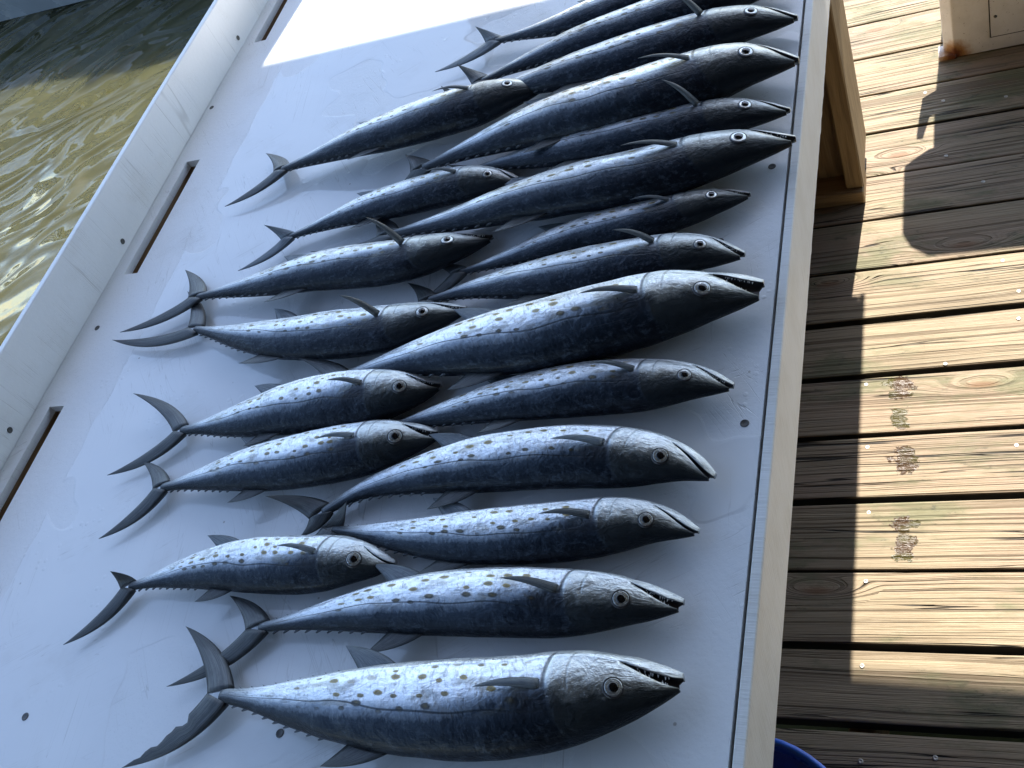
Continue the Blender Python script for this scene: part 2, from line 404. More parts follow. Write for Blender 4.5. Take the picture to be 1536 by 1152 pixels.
def mat_water():
    t = NT('murky_water')
    p = t.pos()
    r = t.n('ShaderNodeVectorRotate', rotation_type='Z_AXIS'); t.link(p, r.inputs['Vector']); r.inputs['Angle'].default_value = -0.62
    q = t.vmath('MULTIPLY', r.outputs[0], (1.0, 2.2, 1.0))
    silt = t.noise(p, 0.55, 4, 0.55)
    c = t.mix(t.step(silt, 0.35, 0.7), (0.040, 0.038, 0.0145), (0.062, 0.060, 0.028))
    n1 = t.noise(q, 1.25, 1.0, 0.4, 1.2)
    n2 = t.noise(q, 5.5, 1.0, 0.4, 0.6)
    nb = t.bump(n1, 0.30, 0.6)
    nb = t.bump(n2, 0.025, 0.22, nb)
    t.set(color=c, rough=0.02, ior=1.33, spec=0.5, normal=nb, sss=0.85)
    t.b.subsurface_method = 'BURLEY'
    t.b.inputs['Subsurface Radius'].default_value = (0.5, 0.42, 0.22)
    t.b.inputs['Subsurface Scale'].default_value = 0.7
    return t.m

def mat_pedestal():
    t = NT('pedestal_paint')
    p = t.pos(); s = t.sep(p)
    n = t.noise(p, 26.0, 5, 0.65)
    c = t.mix(t.step(n, 0.4, 0.75), (0.83, 0.82, 0.80), (0.74, 0.73, 0.70))
    dirt = t.math('MULTIPLY', t.step(t.noise(p, 150.0, 3, 0.6), 0.66, 0.72), 0.7)
    c = t.mix(dirt, c, (0.16, 0.12, 0.08))
    # rust bleeding from the corner fixing
    d = t.n('ShaderNodeVectorMath', operation='DISTANCE')
    t.link(p, d.inputs[0]); d.inputs[1].default_value = (-0.062, 2.238, 0.012)
    dj = t.math('ADD', d.outputs['Value'], t.math('MULTIPLY', t.math('SUBTRACT', t.noise(p, 60.0, 4, 0.7), 0.5), 0.03))
    c = t.mix(t.math('SUBTRACT', 1.0, t.step(dj, 0.022, 0.05)), c, (0.40, 0.21, 0.075))
    c = t.mix(t.math('SUBTRACT', 1.0, t.step(dj, 0.010, 0.026)), c, (0.16, 0.045, 0.012))
    t.set(color=c, rough=0.42, normal=t.bump(n, 0.001, 0.3))
    return t.m

# ------------------------------------------------------------------ object helpers
def link(o, parent=None):
    COL.objects.link(o)
    if parent is not None:
        o.parent = parent
    return o
def mesh_obj(name, verts, faces, mat, parent=None, loc=(0, 0, 0), smooth=False, uvs=None, midx=None):
    me = bpy.data.meshes.new(name)
    me.from_pydata([tuple(v) for v in verts], [], [tuple(f) for f in faces])
    for m in (mat if isinstance(mat, list) else [mat]):
        me.materials.append(m)
    if midx is not None:
        me.polygons.foreach_set('material_index', midx)
    if smooth:
        me.polygons.foreach_set('use_smooth', [True] * len(me.polygons))
    if uvs is not None:
        l = me.uv_layers.new(name='UVMap')
        li = np.empty(len(me.loops), dtype=np.int32)
        me.loops.foreach_get('vertex_index', li)
        l.data.foreach_set('uv', np.asarray(uvs, dtype=np.float32)[li].ravel())
    me.update()
    o = bpy.data.objects.new(name, me)
    o.location = loc
    return link(o, parent)
def box_bm(bm, lo, hi, bevel=0.0, seg=1):
    lo, hi = Vector(lo), Vector(hi)
    r = bmesh.ops.create_cube(bm, size=1.0, matrix=Matrix.Translation((lo + hi) / 2) @ Matrix.Diagonal((*(hi - lo), 1)))
    if bevel:
        es = list({e for v in r['verts'] for e in v.link_edges})
        bmesh.ops.bevel(bm, geom=es, offset=bevel, segments=seg, affect='EDGES', profile=0.6)
def bm_obj(name, bm, mat, parent=None, loc=(0, 0, 0), smooth=False):
    me = bpy.data.meshes.new(name)
    bmesh.ops.recalc_face_normals(bm, faces=bm.faces)
    bm.to_mesh(me); bm.free()
    me.materials.append(mat)
    if smooth:
        me.polygons.foreach_set('use_smooth', [True] * len(me.polygons))
    o = bpy.data.objects.new(name, me)
    o.location = loc
    return link(o, parent)
def box(name, lo, hi, mat, parent=None, bevel=0.003, seg=1):
    """a box given in the coordinates of its parent; its own origin sits at its centre"""
    c = (Vector(lo) + Vector(hi)) / 2
    bm = bmesh.new()
    box_bm(bm, Vector(lo) - c, Vector(hi) - c, bevel, seg)
    return bm_obj(name, bm, mat, parent, c)
def empty(name, loc=(0, 0, 0)):
    o = bpy.data.objects.new(name, None)
    o.location = loc
    o.empty_display_size = 0.05
    return link(o)
def tag(o, label=None, cat=None, group=None, kind=None):
    for k, v in (('label', label), ('category', cat), ('group', group), ('kind', kind)):
        if v:
            o[k] = v
    return o
def lathe(bm, prof, seg=32, mat=Matrix()):
    rings = []
    for r, z in prof:
        rings.append([bm.verts.new(mat @ Vector((r * math.cos(2 * math.pi * k / seg), r * math.sin(2 * math.pi * k / seg), z))) for k in range(seg)])
    for a, b in zip(rings, rings[1:]):
        for k in range(seg):
            bm.faces.new((a[k], a[(k + 1) % seg], b[(k + 1) % seg], b[k]))
    return rings
def extrude_poly(bm, pts, axis, a, b, bevel=0.0):
    """polygon pts (2-D) pushed from a to b along axis"""
    def P(p, d):
        return {'y': (p[0], d, p[1]), 'z': (p[0], p[1], d), 'x': (d, p[0], p[1])}[axis]
    lo = [bm.verts.new(P(p, a)) for p in pts]
    hi = [bm.verts.new(P(p, b)) for p in pts]
    n = len(pts)
    fs = [bm.faces.new(lo[::-1]), bm.faces.new(hi)]
    for k in range(n):
        fs.append(bm.faces.new((lo[k], lo[(k + 1) % n], hi[(k + 1) % n], hi[k])))
    if bevel:
        es = list({e for f in fs for e in f.edges})
        bmesh.ops.bevel(bm, geom=es, offset=bevel, segments=2, affect='EDGES', profile=0.6)

M = dict(
    top=mat_hdpe('white_plastic_top', True), board=mat_hdpe('white_plastic_board', False), edge=mat_edge(),
    deck=mat_deck(), skin=mat_skin(), water=mat_water(), pedestal=mat_pedestal(),
    lumber=mat_lumber('treated_lumber_upright', (0.34, 0.235, 0.115), (0.22, 0.14, 0.062), 'Z'),
    lumber_x=mat_lumber('treated_lumber_level', (0.36, 0.25, 0.125), (0.23, 0.145, 0.065), 'X'),
    lumber_y=mat_lumber('treated_lumber_long', (0.30, 0.18, 0.085), (0.16, 0.085, 0.035), 'Y'),
    fin_dark=mat_fin('dark_fin', (0.045, 0.05, 0.055), (0.13, 0.14, 0.14), 0.10),
    fin_pale=mat_fin('pale_fin', (0.14, 0.16, 0.18), (0.34, 0.38, 0.42), 0.35),
    mouth=mat_plain('mouth_lining', (0.018, 0.015, 0.016), 0.35),
    teeth=mat_plain('tooth_enamel', (0.62, 0.60, 0.54), 0.3),
    eye=mat_plain('silver_iris', (0.52, 0.54, 0.52), 0.22, 0.7, 0.3, 300),
    pupil=mat_plain('black_pupil', (0.004, 0.004, 0.005), 0.06),
    damp=mat_plain('damp_mildewed_wood', (0.030, 0.026, 0.020), 0.7, 0, 0.4, 25),  # plank sides painted near black as the shade in the deck gaps
    screw=mat_plain('dull_screw', (0.10, 0.095, 0.09), 0.45, 0.6),
    nail=mat_plain('galvanised_screw', (0.45, 0.43, 0.39), 0.4, 0.4, 0.25, 200),
    blue=mat_plain('blue_bucket_plastic', (0.012, 0.075, 0.50), 0.32, 0, 0.15, 20),
    bluerim=mat_plain('blue_bucket_rim', (0.03, 0.14, 0.62), 0.3),
    steel=mat_plain('wire_handle', (0.4, 0.4, 0.4), 0.35, 0.9),
    hull=mat_plain('grey_hull', (0.16, 0.19, 0.225), 0.28, 0, 0.08, 4),
    hullw=mat_plain('white_gelcoat', (0.6, 0.62, 0.63), 0.25, 0, 0.06, 3),
    roofm=mat_plain('roof_sheet', (0.09, 0.085, 0.08), 0.6, 0, 0.2, 3),
    glass=mat_plain('dark_windscreen', (0.02, 0.025, 0.03), 0.08),
)

# ------------------------------------------------------------------ water
def build_water():
    ax = []
    v = 0.0
    stepv = 0.09
    while v < 600:
        ax.append(v)
        if v > 5:
            stepv *= 1.28
        v += stepv
    ys = np.array(sorted(set([-a for a in ax[1:]] + ax))) + 4.5
    xs = -5.2 + np.array(sorted(set([-a for a in ax[1:]] + ax)))
    V, Fc = [], []
    for y in ys:
        for x in xs:
            d = math.hypot(x + 5.2, y - 4.5)
            f = max(0.0, 1 - d / 30)
            z = 0.0
            if f > 0:
                z = f * (0.030 * mnoise.noise(Vector((x * 0.9 + y * 0.25, y * 1.7, 1.0))) + 0.014 * mnoise.noise(Vector((x * 2.3, y * 3.6, 5.0))))
            V.append((x, y, -0.9 + z))
    nx = len(xs)
    for j in range(len(ys) - 1):
        for i in range(nx - 1):
            a = j * nx + i
            Fc.append((a, a + 1, a + nx + 1, a + nx))
    tag(mesh_obj('water', V, Fc, M['water'], smooth=True), kind='structure')
build_water()

# ------------------------------------------------------------------ deck
YAW = 0.03818
deck = tag(empty('deck', (0, 0, 0)), kind='structure')
NDIR = Vector((-math.sin(YAW), math.cos(YAW), 0))
TDIR = Vector((math.cos(YAW), math.sin(YAW), 0))
def plank_mesh(width, name):
    # rounded top edges, slightly cupped, wandering edges
    prof = [(-.5, -.036), (-.5, -.0035), (-.492, -.0008), (-.47, 0), (-.25, .0006), (0, -.0004), (.25, .0006), (.47, 0), (.492, -.0008), (.5, -.0035), (.5, -.036)]
    nx = 64
    V, Fc = [], []
    sd_ = random.random() * 100
    for i in range(nx + 1):
        x = -2.3 + 4.6 * i / nx
        for (yy, zz) in prof:
            e = 0.0016 * mnoise.noise(Vector((x * 3.1, sd_ + (9 if yy > 0 else 0), 0))) if abs(yy) > .4 else 0
            V.append((x, yy * width + e, zz + 0.0012 * mnoise.noise(Vector((x * 1.7, yy * 2, sd_)))))
    n = len(prof)
    for i in range(nx):
        for k in range(n):
            a = i * n + k; b = i * n + (k + 1) % n
            Fc.append((a, a + n, b + n, b))
    Fc.append(tuple(range(n))); Fc.append(tuple(reversed(range(nx * n, nx * n + n))))
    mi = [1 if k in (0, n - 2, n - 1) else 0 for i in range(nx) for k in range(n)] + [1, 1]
    return V, Fc, mi
gaps = {0: .004, 1: .004, 2: .0055, 3: .005, 4: .003, 5: .005, 6: .006, 7: .010, 8: .011, 9: .009, 10: .011, 11: .006, 12: .010, 13: .013}
offs = {0: .004, 1: .003, 4: -.004, 6: -.004, 7: -.003, 13: .006}
def gap_s(i):
    return 2.4549 - 0.145 * i + offs.get(i, 0)
gaps = {k: v * 1.25 for k, v in gaps.items()}
for i in range(-12, 24):
    a, b = gap_s(i), gap_s(i - 1)          # plank between gap i (near) and i-1 (far)
    w = (b - a) - (gaps.get(i, .006) + gaps.get(i - 1, .006)) / 2
    c = (a + b) / 2 + (gaps.get(i, .006) - gaps.get(i - 1, .006)) / 4
    V, Fc, mi = plank_mesh(w, 'plank')
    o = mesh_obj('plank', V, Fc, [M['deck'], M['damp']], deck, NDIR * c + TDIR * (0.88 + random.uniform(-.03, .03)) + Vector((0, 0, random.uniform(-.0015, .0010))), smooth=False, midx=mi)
    o.rotation_euler = (random.uniform(-.006, .006), 0, YAW + random.uniform(-.0012, .0012))
for x in (-1.2, -0.24, 0.36, 0.96, 1.56, 2.16, 2.9):
    o = box('joist', (x - .022, -1.1, -.24), (x + .022, 4.3, -.042), M['lumber_y'], deck)
# deck screws: two per plank over each joist line
bm = bmesh.new(); lathe(bm, [(.0001, .0001), (.0013, .0), (.0017, .0009), (.0036, .0009), (.0043, .0002), (.0043, -.004)], 12)
me_screw = None
for (x, y) in [(.0164, 1.5627), (.0383, 1.4061), (.0418, 1.4765), (-.2454, 1.2631), (-.2392, 1.1132), (-.2333, .9694), (-.2371, .6729),
               (-.2348, .513), (-.1229, .5304), (-.0969, 1.3043), (.0447, 2.0703), (-.0867, 1.8984), (-.0125, 1.8), (.02, 1.11), (-.09, 2.09), (-.13, 2.13),
               (.36, 1.56), (.37, 1.41), (.36, 1.27), (.355, 1.11), (.36, .97), (.35, .82), (.36, .67), (-.235, .83)]:
    if me_screw is None:
        o = bm_obj('screw', bm, M['nail'], deck, (x, y, .0005), True); me_screw = o.data
    else:
        o = link(bpy.data.objects.new('screw', me_screw), deck); o.location = (x, y, .0005)

# ------------------------------------------------------------------ cleaning table
TZ = 0.9
YN, YF = -0.45, 2.18
table = tag(empty('cleaning_table', (-0.76, 0.9, 0)), 'long white plastic fish cleaning table on a timber frame covered with mackerel', 'table')
T0 = Vector(table.location)
def L(v):
    return Vector(v) - T0
def slotted(name, x0, x1, z0, z1, mat, sx0, sx1, grow=0.0):
    xs = [x0, sx0 - grow, sx1 + grow, x1]
    ys = [YN, .37 - grow, .645 + grow, .907 - grow, 1.173 + grow, 1.509 - grow, 1.775 + grow, YF]
    V, Fc = [], []
    idx = {}
    for k, z in enumerate((z0, z1)):
        for j, y in enumerate(ys):
            for i, x in enumerate(xs):
                idx[i, j, k] = len(V); V.append(L((x, y, z)))
    solid = lambda i, j: 0 <= i < 3 and 0 <= j < 7 and not (i == 1 and j in (1, 3, 5))
    for j in range(7):
        for i in range(3):
            if not solid(i, j):
                continue
            Fc.append((idx[i, j, 1], idx[i + 1, j, 1], idx[i + 1, j + 1, 1], idx[i, j + 1, 1]))
            Fc.append((idx[i, j, 0], idx[i, j + 1, 0], idx[i + 1, j + 1, 0], idx[i + 1, j, 0]))
            for (di, dj, p, q) in ((-1, 0, (0, 1), (0, 0)), (1, 0, (1, 0), (1, 1)), (0, -1, (0, 0), (1, 0)), (0, 1, (1, 1), (0, 1))):
                if not solid(i + di, j + dj):
                    a = idx[i + p[0], j + p[1], 0]; b = idx[i + q[0], j + q[1], 0]
                    c = idx[i + q[0], j + q[1], 1]; d = idx[i + p[0], j + p[1], 1]
                    Fc.append((a, b, c, d))
    return mesh_obj(name, V, Fc, mat, table)
ts = slotted('top_sheet', -1.3105, -0.2178, TZ - .0125, TZ, M['top'], -1.283, -1.253)
slotted('timber_base', -1.309, -0.258, TZ - .055, TZ - .0135, M['lumber_y'], -1.283, -1.253, .001)
box('front_rail', L((-.2575, YN, .797)), L((-.2160, YF, .8865)), M['lumber_y'], table)
box('rear_rail', L((-1.309, YN, .75)), L((-1.287, YF, .842)), M['lumber_y'], table)
# fascia board with a ragged saw-cut lower edge
V, Fc = [], []
ny = 700
for j in range(ny + 1):
    y = YN + (YF - YN) * j / ny
    a = .0007 + (.0028 if y > .75 else .0008) * max(0, mnoise.noise(Vector((y * 55, 0, 3)))) + (.005 if y > .9 else 0.001) * max(0, mnoise.noise(Vector((y * 28, 5, 3))) - .25)
    w = .0006 * mnoise.noise(Vector((y * 3, 1, 1)))
    for (x, z) in ((-.2146, .7945 - a), (-.2146, TZ - .001), (-.2136, TZ + .0004), (-.2052 + w, TZ + .0004), (-.2040 + w, TZ - .0012), (-.2040 + w, .7955 - a)):
        V.append(L((x, y, z)))
for j in range(ny):
    for k in range(6):
        a = j * 6 + k; b = j * 6 + (k + 1) % 6
        Fc.append((a, b, b + 6, a + 6))
Fc.append(tuple(reversed(range(6)))); Fc.append(tuple(range(ny * 6, ny * 6 + 6)))
mesh_obj('edge_board', V, Fc, M['edge'], table)
# upright board along the water side, gently wavy
V, Fc = [], []
ny = 120
for j in range(ny + 1):
    y = YN + (YF - YN) * j / ny
    w = .0022 * mnoise.noise(Vector((y * 2.1, 0, 8))) + .001 * math.sin(y * 9)
    for (x, z) in ((-1.3115 + w, TZ - .10), (-1.3115 + w, .9920), (-1.3130 + w, .9935), (-1.3220 + w, .9935), (-1.3235 + w, .9920), (-1.3235 + w, TZ - .10)):
        V.append(L((x, y, z)))
for j in range(ny):
    for k in range(6):
        a = j * 6 + k; b = j * 6 + (k + 1) % 6
        Fc.append((a, a + 6, b + 6, b))
Fc.append(tuple(range(6))); Fc.append(tuple(reversed(range(ny * 6, ny * 6 + 6))))
mesh_obj('back_board', V, Fc, M['board'], table)
# countersunk screws in the sheet and the back board
bm = bmesh.new(); lathe(bm, [(.0001, .0002), (.0022, .0003), (.0034, .0006), (.0044, .0008), (.0048, .0002)], 14)
first = None
for (x, y) in [(-.2349, .5728), (-.2357, .9453), (-.2873, .8304), (-1.0301, .1998), (-1.275, .7948), (-1.298, 1.322), (-.6706, .2162), (-.236, 1.36), (-.236, .18), (-1.298, .26)]:
    if first is None:
        o = bm_obj('screw', bm, M['screw'], table, L((x, y, TZ)), True); first = o.data
    else:
        o = link(bpy.data.objects.new('screw', first), table); o.location = L((x, y, TZ))
for (y, z) in [(1.5108, .917), (.9725, .914), (.5919, .919), (.25, .916), (1.95, .916)]:
    o = link(bpy.data.objects.new('screw', first), table)
    o.location = L((-1.3112 + .0022 * mnoise.noise(Vector((y * 2.1, 0, 8))) + .001 * math.sin(y * 9), y, z)); o.rotation_euler = (0, math.radians(90), 0)
box('rear_panel', L((-1.262, YN + .02, .02)), L((-1.2425, YF - .02, .748)), M['lumber'], table)  # added panel, blocks low light coming under the table from the water
# timber legs: a trestle at the far end and its twin at the near end
for yb in (1.79, -.28):
    box('side_board', L((-.297, yb, .0385)), L((-.258, yb + .178, .797)), M['lumber'], table)
    box('post', L((-.392, yb + .045, .0385)), L((-.299, yb + .083, .797)), M['lumber'], table)
    box('brace_panel', L((-1.20, yb + .100, .0385)), L((-.299, yb + .119, .797)), M['lumber'], table)
    box('bottom_plate', L((-1.24, yb - .014, .0005)), L((-.259, yb + .075, .038)), M['lumber_x'], table)
    box('side_board', L((-1.24, yb, .0385)), L((-1.202, yb + .178, .797)), M['lumber'], table)
    box('cross_rail', L((-1.20, yb + .0, .70)), L((-.299, yb + .038, .789)), M['lumber_x'], table)

# ------------------------------------------------------------------ shelter that shades the table
shelter = tag(empty('shelter', (0.6, 0.2, 0)), 'open timber shelter whose dark roof shades the cleaning table', 'shelter')
S0 = Vector(shelter.location)
KX, KY = -0.062, -0.850
ZR = 2.85
def roof_y(y, z):
    return y - KY * (ZR - z)
RY1 = roof_y(1.377, TZ)
RY2 = roof_y(1.396, TZ)
XS = -0.863 - KX * (ZR - TZ)
for (x0, x1, y1, dz) in ((-1.45, XS, RY1, 0.0), (XS - .25, 3.6, RY2, .004)):
    box('roof_panel', Vector((x0, -3.5, ZR + dz + (.03 if dz else 0))) - S0, Vector((x1, y1 + (.0285 if dz else 0), ZR + dz + (.06 if dz else .03))) - S0, M['roofm'], shelter, 0.0)
box('wall_panel', Vector((2.6, -3.3, .004)) - S0, Vector((2.64, 1.6, ZR - .16)) - S0, M['roofm'], shelter, 0.0)  # unseen wall added to block sky light from the right
box('wall_panel', Vector((-1.0, -3.42, .004)) - S0, Vector((2.59, -3.38, ZR - .16)) - S0, M['roofm'], shelter, 0.0)  # likewise added, blocks light from behind the camera
for y in (-3.3, -1.3, .7, RY1 - .12):
    box('roof_beam', Vector((-1.42, y, ZR - .15)) - S0, Vector((3.5, y + .045, ZR - .003)) - S0, M['lumber_x'], shelter)
px = -1.2225 + .0729 * (2.36 - 1.394)
for (x, y) in ((px - .16, 2.36), (3.2, 2.36), (px - .16, -3.1), (3.2, -3.1)):
    box('post', Vector((x, y, -1.6 if x < 0 else .004)) - S0, Vector((x + .16, y + .14, ZR - .155)) - S0, M['lumber'], shelter, .006)

# ------------------------------------------------------------------ dock pedestal with a hose hook
ped = tag(empty('dock_pedestal', (0.16, 2.36, 0)), 'white dock utility pedestal with rusty lower corner standing on the planks', 'pedestal')
P0 = Vector(ped.location)
bm = bmesh.new()
pts = [(-.086, 2.262), (-.062, 2.240), (.380, 2.258), (.402, 2.28), (.398, 2.50), (-.080, 2.49)]
extrude_poly(bm, [(x - P0.x, y - P0.y) for x, y in pts], 'z', .003, .47, .003)
bm_obj('cabinet', bm, M['pedestal'], ped)
bm = bmesh.new()
pts = [(-.097, .40), (-.148, .458), (-.137, .68), (-.118, .725), (-.08, .762), (.40, .762), (.44, .72), (.46, .66), (.47, .46), (.42, .40)]
extrude_poly(bm, [(x - P0.x, z) for x, z in pts], 'y', 2.240 - P0.y, 2.276 - P0.y, .006)
bm_obj('hood', bm, M['pedestal'], ped)
bm = bmesh.new()
pts = [(-.083, .165), (-.124, .200), (-.128, .345), (-.114, .345), (-.106, .260), (-.083, .250)]
extrude_poly(bm, [(x - P0.x, z) for x, z in pts], 'y', 2.262 - P0.y, 2.282 - P0.y, .002)
bm_obj('hose_hook', bm, M['pedestal'], ped)
tilt = math.atan2(.018, .442)
def on_front(x, z, out):      # a point on the slightly turned front face
    return Vector((x, 2.240 + (x + .062) * math.tan(tilt) - out, z)) - P0
bm = bmesh.new()
lo, hi = (.0215, .044), (.33, .40)
V = [on_front(lo[0], lo[1], .002), on_front(hi[0], lo[1], .002), on_front(hi[0], hi[1], .002), on_front(lo[0], hi[1], .002)]
V += [v + Vector((0, .012, 0)) for v in V]
door = mesh_obj('door_panel', V, [(0, 1, 2, 3), (7, 6, 5, 4), (0, 4, 5, 1), (1, 5, 6, 2), (2, 6, 7, 3), (3, 7, 4, 0)], M['pedestal'], ped)
gap = mat_plain('door_shadow_gap', (.03, .028, .025), .7)  # dark strips painted as the shadow in the door gap
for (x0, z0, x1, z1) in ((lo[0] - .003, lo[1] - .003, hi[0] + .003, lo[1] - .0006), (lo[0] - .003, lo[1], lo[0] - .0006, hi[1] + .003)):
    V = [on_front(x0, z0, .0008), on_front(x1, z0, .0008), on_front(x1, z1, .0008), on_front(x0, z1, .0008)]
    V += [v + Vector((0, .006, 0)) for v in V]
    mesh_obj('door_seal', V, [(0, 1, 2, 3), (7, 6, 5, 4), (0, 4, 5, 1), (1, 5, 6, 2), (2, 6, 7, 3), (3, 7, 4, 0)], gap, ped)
bm = bmesh.new(); lathe(bm, [(.0001, .0022), (.003, .002), (.0038, .0003)], 12)
for i, (x, z) in enumerate([(.032, .10), (.032, .34), (.32, .10)]):
    if i == 0:
        o = bm_obj('screw', bm, M['screw'], ped, on_front(x, z, .0022), True); sm = o.data
    else:
        o = link(bpy.data.objects.new('screw', sm), ped); o.location = on_front(x, z, .0022)
    o.rotation_euler = (math.radians(90), 0, 0)
bm = bmesh.new(); box_bm(bm, Vector((-.098, 2.236, .001)) - P0, Vector((-.058, 2.282, .014)) - P0, .002)
bm_obj('base_bracket', bm, M['pedestal'], ped)

# ------------------------------------------------------------------ blue bucket under the table edge
bk = tag(empty('bucket', (-.318, .268, 0)), 'bright blue plastic bucket on the deck against the table edge', 'bucket')
bm = bmesh.new()
lathe(bm, [(.001, .004), (.120, .004), (.124, .010), (.142, .372), (.142, .374), (.139, .374), (.121, .014), (.001, .012)], 48)
body = bm_obj('body', bm, M['blue'], bk, (0, 0, 0), True)
bm = bmesh.new()
lathe(bm, [(.1395, .3745), (.150, .372), (.1525, .379), (.150, .398), (.146, .401), (.141, .400), (.1395, .3745)], 48)
bm_obj('rim', bm, M['bluerim'], bk, (0, 0, 0), True)
bm = bmesh.new()
prev = None
for k in range(25):
    a = math.pi * k / 24
    c = Vector((.156 * math.cos(a), -.02 - .15 * math.sin(a), .36 - .21 * math.sin(a)))
    ring = [bm.verts.new(c + Vector((.0022 * math.cos(q) * math.cos(a), .0022 * math.cos(q) * -math.sin(a), .0022 * math.sin(q)))) for q in (0, 1.57, 3.14, 4.71)]
    if prev:
        for j in range(4):
            bm.faces.new((prev[j], prev[(j + 1) % 4], ring[(j + 1) % 4], ring[j]))
    prev = ring
bm_obj('handle', bm, M['steel'], bk, (0, 0, 0), True)

# ------------------------------------------------------------------ moored boat across the water
boat = tag(empty('moored_boat', (-5.6, 6.72, -.9)), 'grey hulled boat moored on the water behind the back board', 'boat')
boat.rotation_euler = (0, 0, math.radians(-4.0))
V, Fc = [], []
ST = 26
for i in range(ST + 1):
    s = i / ST
    x = -3.4 + 7.0 * s
    taper = 1 - max(0, (s - .55) / .45) ** 2.2
    hw = 1.08 * max(.02, taper)
    sheer = .82 + .30 * s * s
    for (fy, z) in ((0, -.25), (.45, -.15), (.80, .0), (.90, .35), (.97, sheer - .12), (1.0, sheer), (.93, sheer + .02), (.90, sheer - .05), (.86, .25), (0, .22)):
        V.append((x + (.35 * z if s > .8 else 0), -fy * hw, z))
    for (fy, z) in ((.86, .25), (.90, sheer - .05), (.93, sheer + .02), (1.0, sheer), (.97, sheer - .12), (.90, .35), (.80, 0.), (.45, -.15)):
        V.append((x + (.35 * z if s > .8 else 0), fy * hw, z))
n = 18
for i in range(ST):
    for k in range(n):
        a, b = i * n + k, i * n + (k + 1) % n
        Fc.append((a, b, b + n, a + n))
Fc.append(tuple(reversed(range(n)))); Fc.append(tuple(range(ST * n, ST * n + n)))
mesh_obj('hull', V, Fc, M['hull'], boat, smooth=False)
V, Fc = [], []
for i in range(ST + 1):
    s = i / ST; x = -3.4 + 7.0 * s
    taper = 1 - max(0, (s - .55) / .45) ** 2.2
    hw = 1.08 * max(.02, taper); sheer = .82 + .30 * s * s
    X = x + (.35 * sheer if s > .8 else 0)
    for sg in (-1, 1):
        for (dy, dz) in ((.0, -.03), (.05, -.03), (.05, .03), (.0, .03)):
            V.append((X, sg * (hw + dy - .005), sheer + dz - .02))
for i in range(ST):
    for sgo in (0, 4):
        for k in range(4):
            a, b = i * 8 + sgo + k, i * 8 + sgo + (k + 1) % 4
            Fc.append((a, b, b + 8, a + 8))
mesh_obj('rub_rail', V, Fc, M['hullw'], boat)
bm = bmesh.new(); box_bm(bm, (-.2, -.45, .2), (.7, .45, 1.35), .05, 2); con = bm_obj('console', bm, M['hullw'], boat)
bm = bmesh.new(); extrude_poly(bm, [(.45, 1.34), (.72, 1.34), (.35, 1.85), (.30, 1.85)], 'y', -.42, .42); bm_obj('windscreen', bm, M['glass'], boat)
bm = bmesh.new(); box_bm(bm, (-3.75, -.2, -.1), (-3.42, .2, 1.25), .06, 2); bm_obj('outboard_motor', bm, M['pupil'], boat)

# ------------------------------------------------------------------ mackerel
def interp(x, pts):
    xs = [p[0] for p in pts]; ys = [p[1] for p in pts]
    # smooth monotone-ish: linear on a fine smoothstep-free table, then softened
    return np.interp(x, xs, ys)
def smooth_curve(pts, u):
    """Catmull-Rom through pts, sampled by arc length fraction u (array)"""
    P = np.array(pts, float)
    P = np.vstack([2 * P[0] - P[1], P, 2 * P[-1] - P[-2]])
    out = []
    for i in range(1, len(P) - 2):
        for t in np.linspace(0, 1, 40, endpoint=False):
            a, b, c, d = P[i - 1], P[i], P[i + 1], P[i + 2]
            out.append(.5 * ((2 * b) + (-a + c) * t + (2 * a - 5 * b + 4 * c - d) * t * t + (-a + 3 * b - 3 * c + d) * t ** 3))
    out.append(P[-2])
    out = np.array(out)
    # soften kinks
    k = np.ones(25) / 25
    pad = np.pad(out, ((12, 12), (0, 0)), mode='reflect', reflect_type='odd')
    out = np.stack([np.convolve(pad[:, j], k, 'valid') for j in range(out.shape[1])], 1)
    s = np.concatenate([[0], np.cumsum(np.linalg.norm(np.diff(out, axis=0), axis=1))])
    tot = s[-1]
    return np.stack([np.interp(u * tot, s, out[:, j]) for j in range(out.shape[1])], 1), tot
HD = [(-.02, .160), (.0, .165), (.04, .18), (.10, .27), (.18, .45), (.30, .70), (.42, .89), (.52, .98), (.60, 1.0), (.68, .995), (.74, .965), (.79, .91), (.84, .795), (.88, .675), (.92, .52), (.95, .375), (.975, .235), (1.0, .055)]
HB = [(-.02, .160), (.0, .165), (.04, .18), (.10, .27), (.18, .46), (.30, .71), (.42, .90), (.52, .98), (.60, 1.0), (.68, .995), (.74, .98), (.79, .95), (.84, .87), (.88, .765), (.92, .62), (.95, .475), (.975, .325), (1.0, .14)]
HT = [(-.02, .17), (.0, .18), (.04, .20), (.10, .30), (.18, .45), (.30, .68), (.42, .87), (.54, .98), (.62, 1.0), (.70, 1.0), (.77, .97), (.83, .90), (.88, .77), (.92, .61), (.95, .46), (.975, .31), (1.0, .14)]
_uu = np.linspace(-.02, 1, 1021)
def _soft(tb):
    y = interp(_uu, tb); k = np.ones(41) / 41
    z = np.convolve(np.pad(y, 20, mode='reflect', reflect_type='odd'), k, 'valid')
    w = np.clip((1 - _uu) / .02, 0, 1)
    return z * w + y * (1 - w)
TAB = {k: _soft(t) for k, t in (('d', HD), ('b', HB), ('t', HT))}
def tab(k, u):
    return np.interp(u, _uu, TAB[k])
UJ = .905                                    # corner of the mouth
def mouth_theta(u):
    return np.interp(u, [.84, UJ, 1.0], [52, 46, 0])

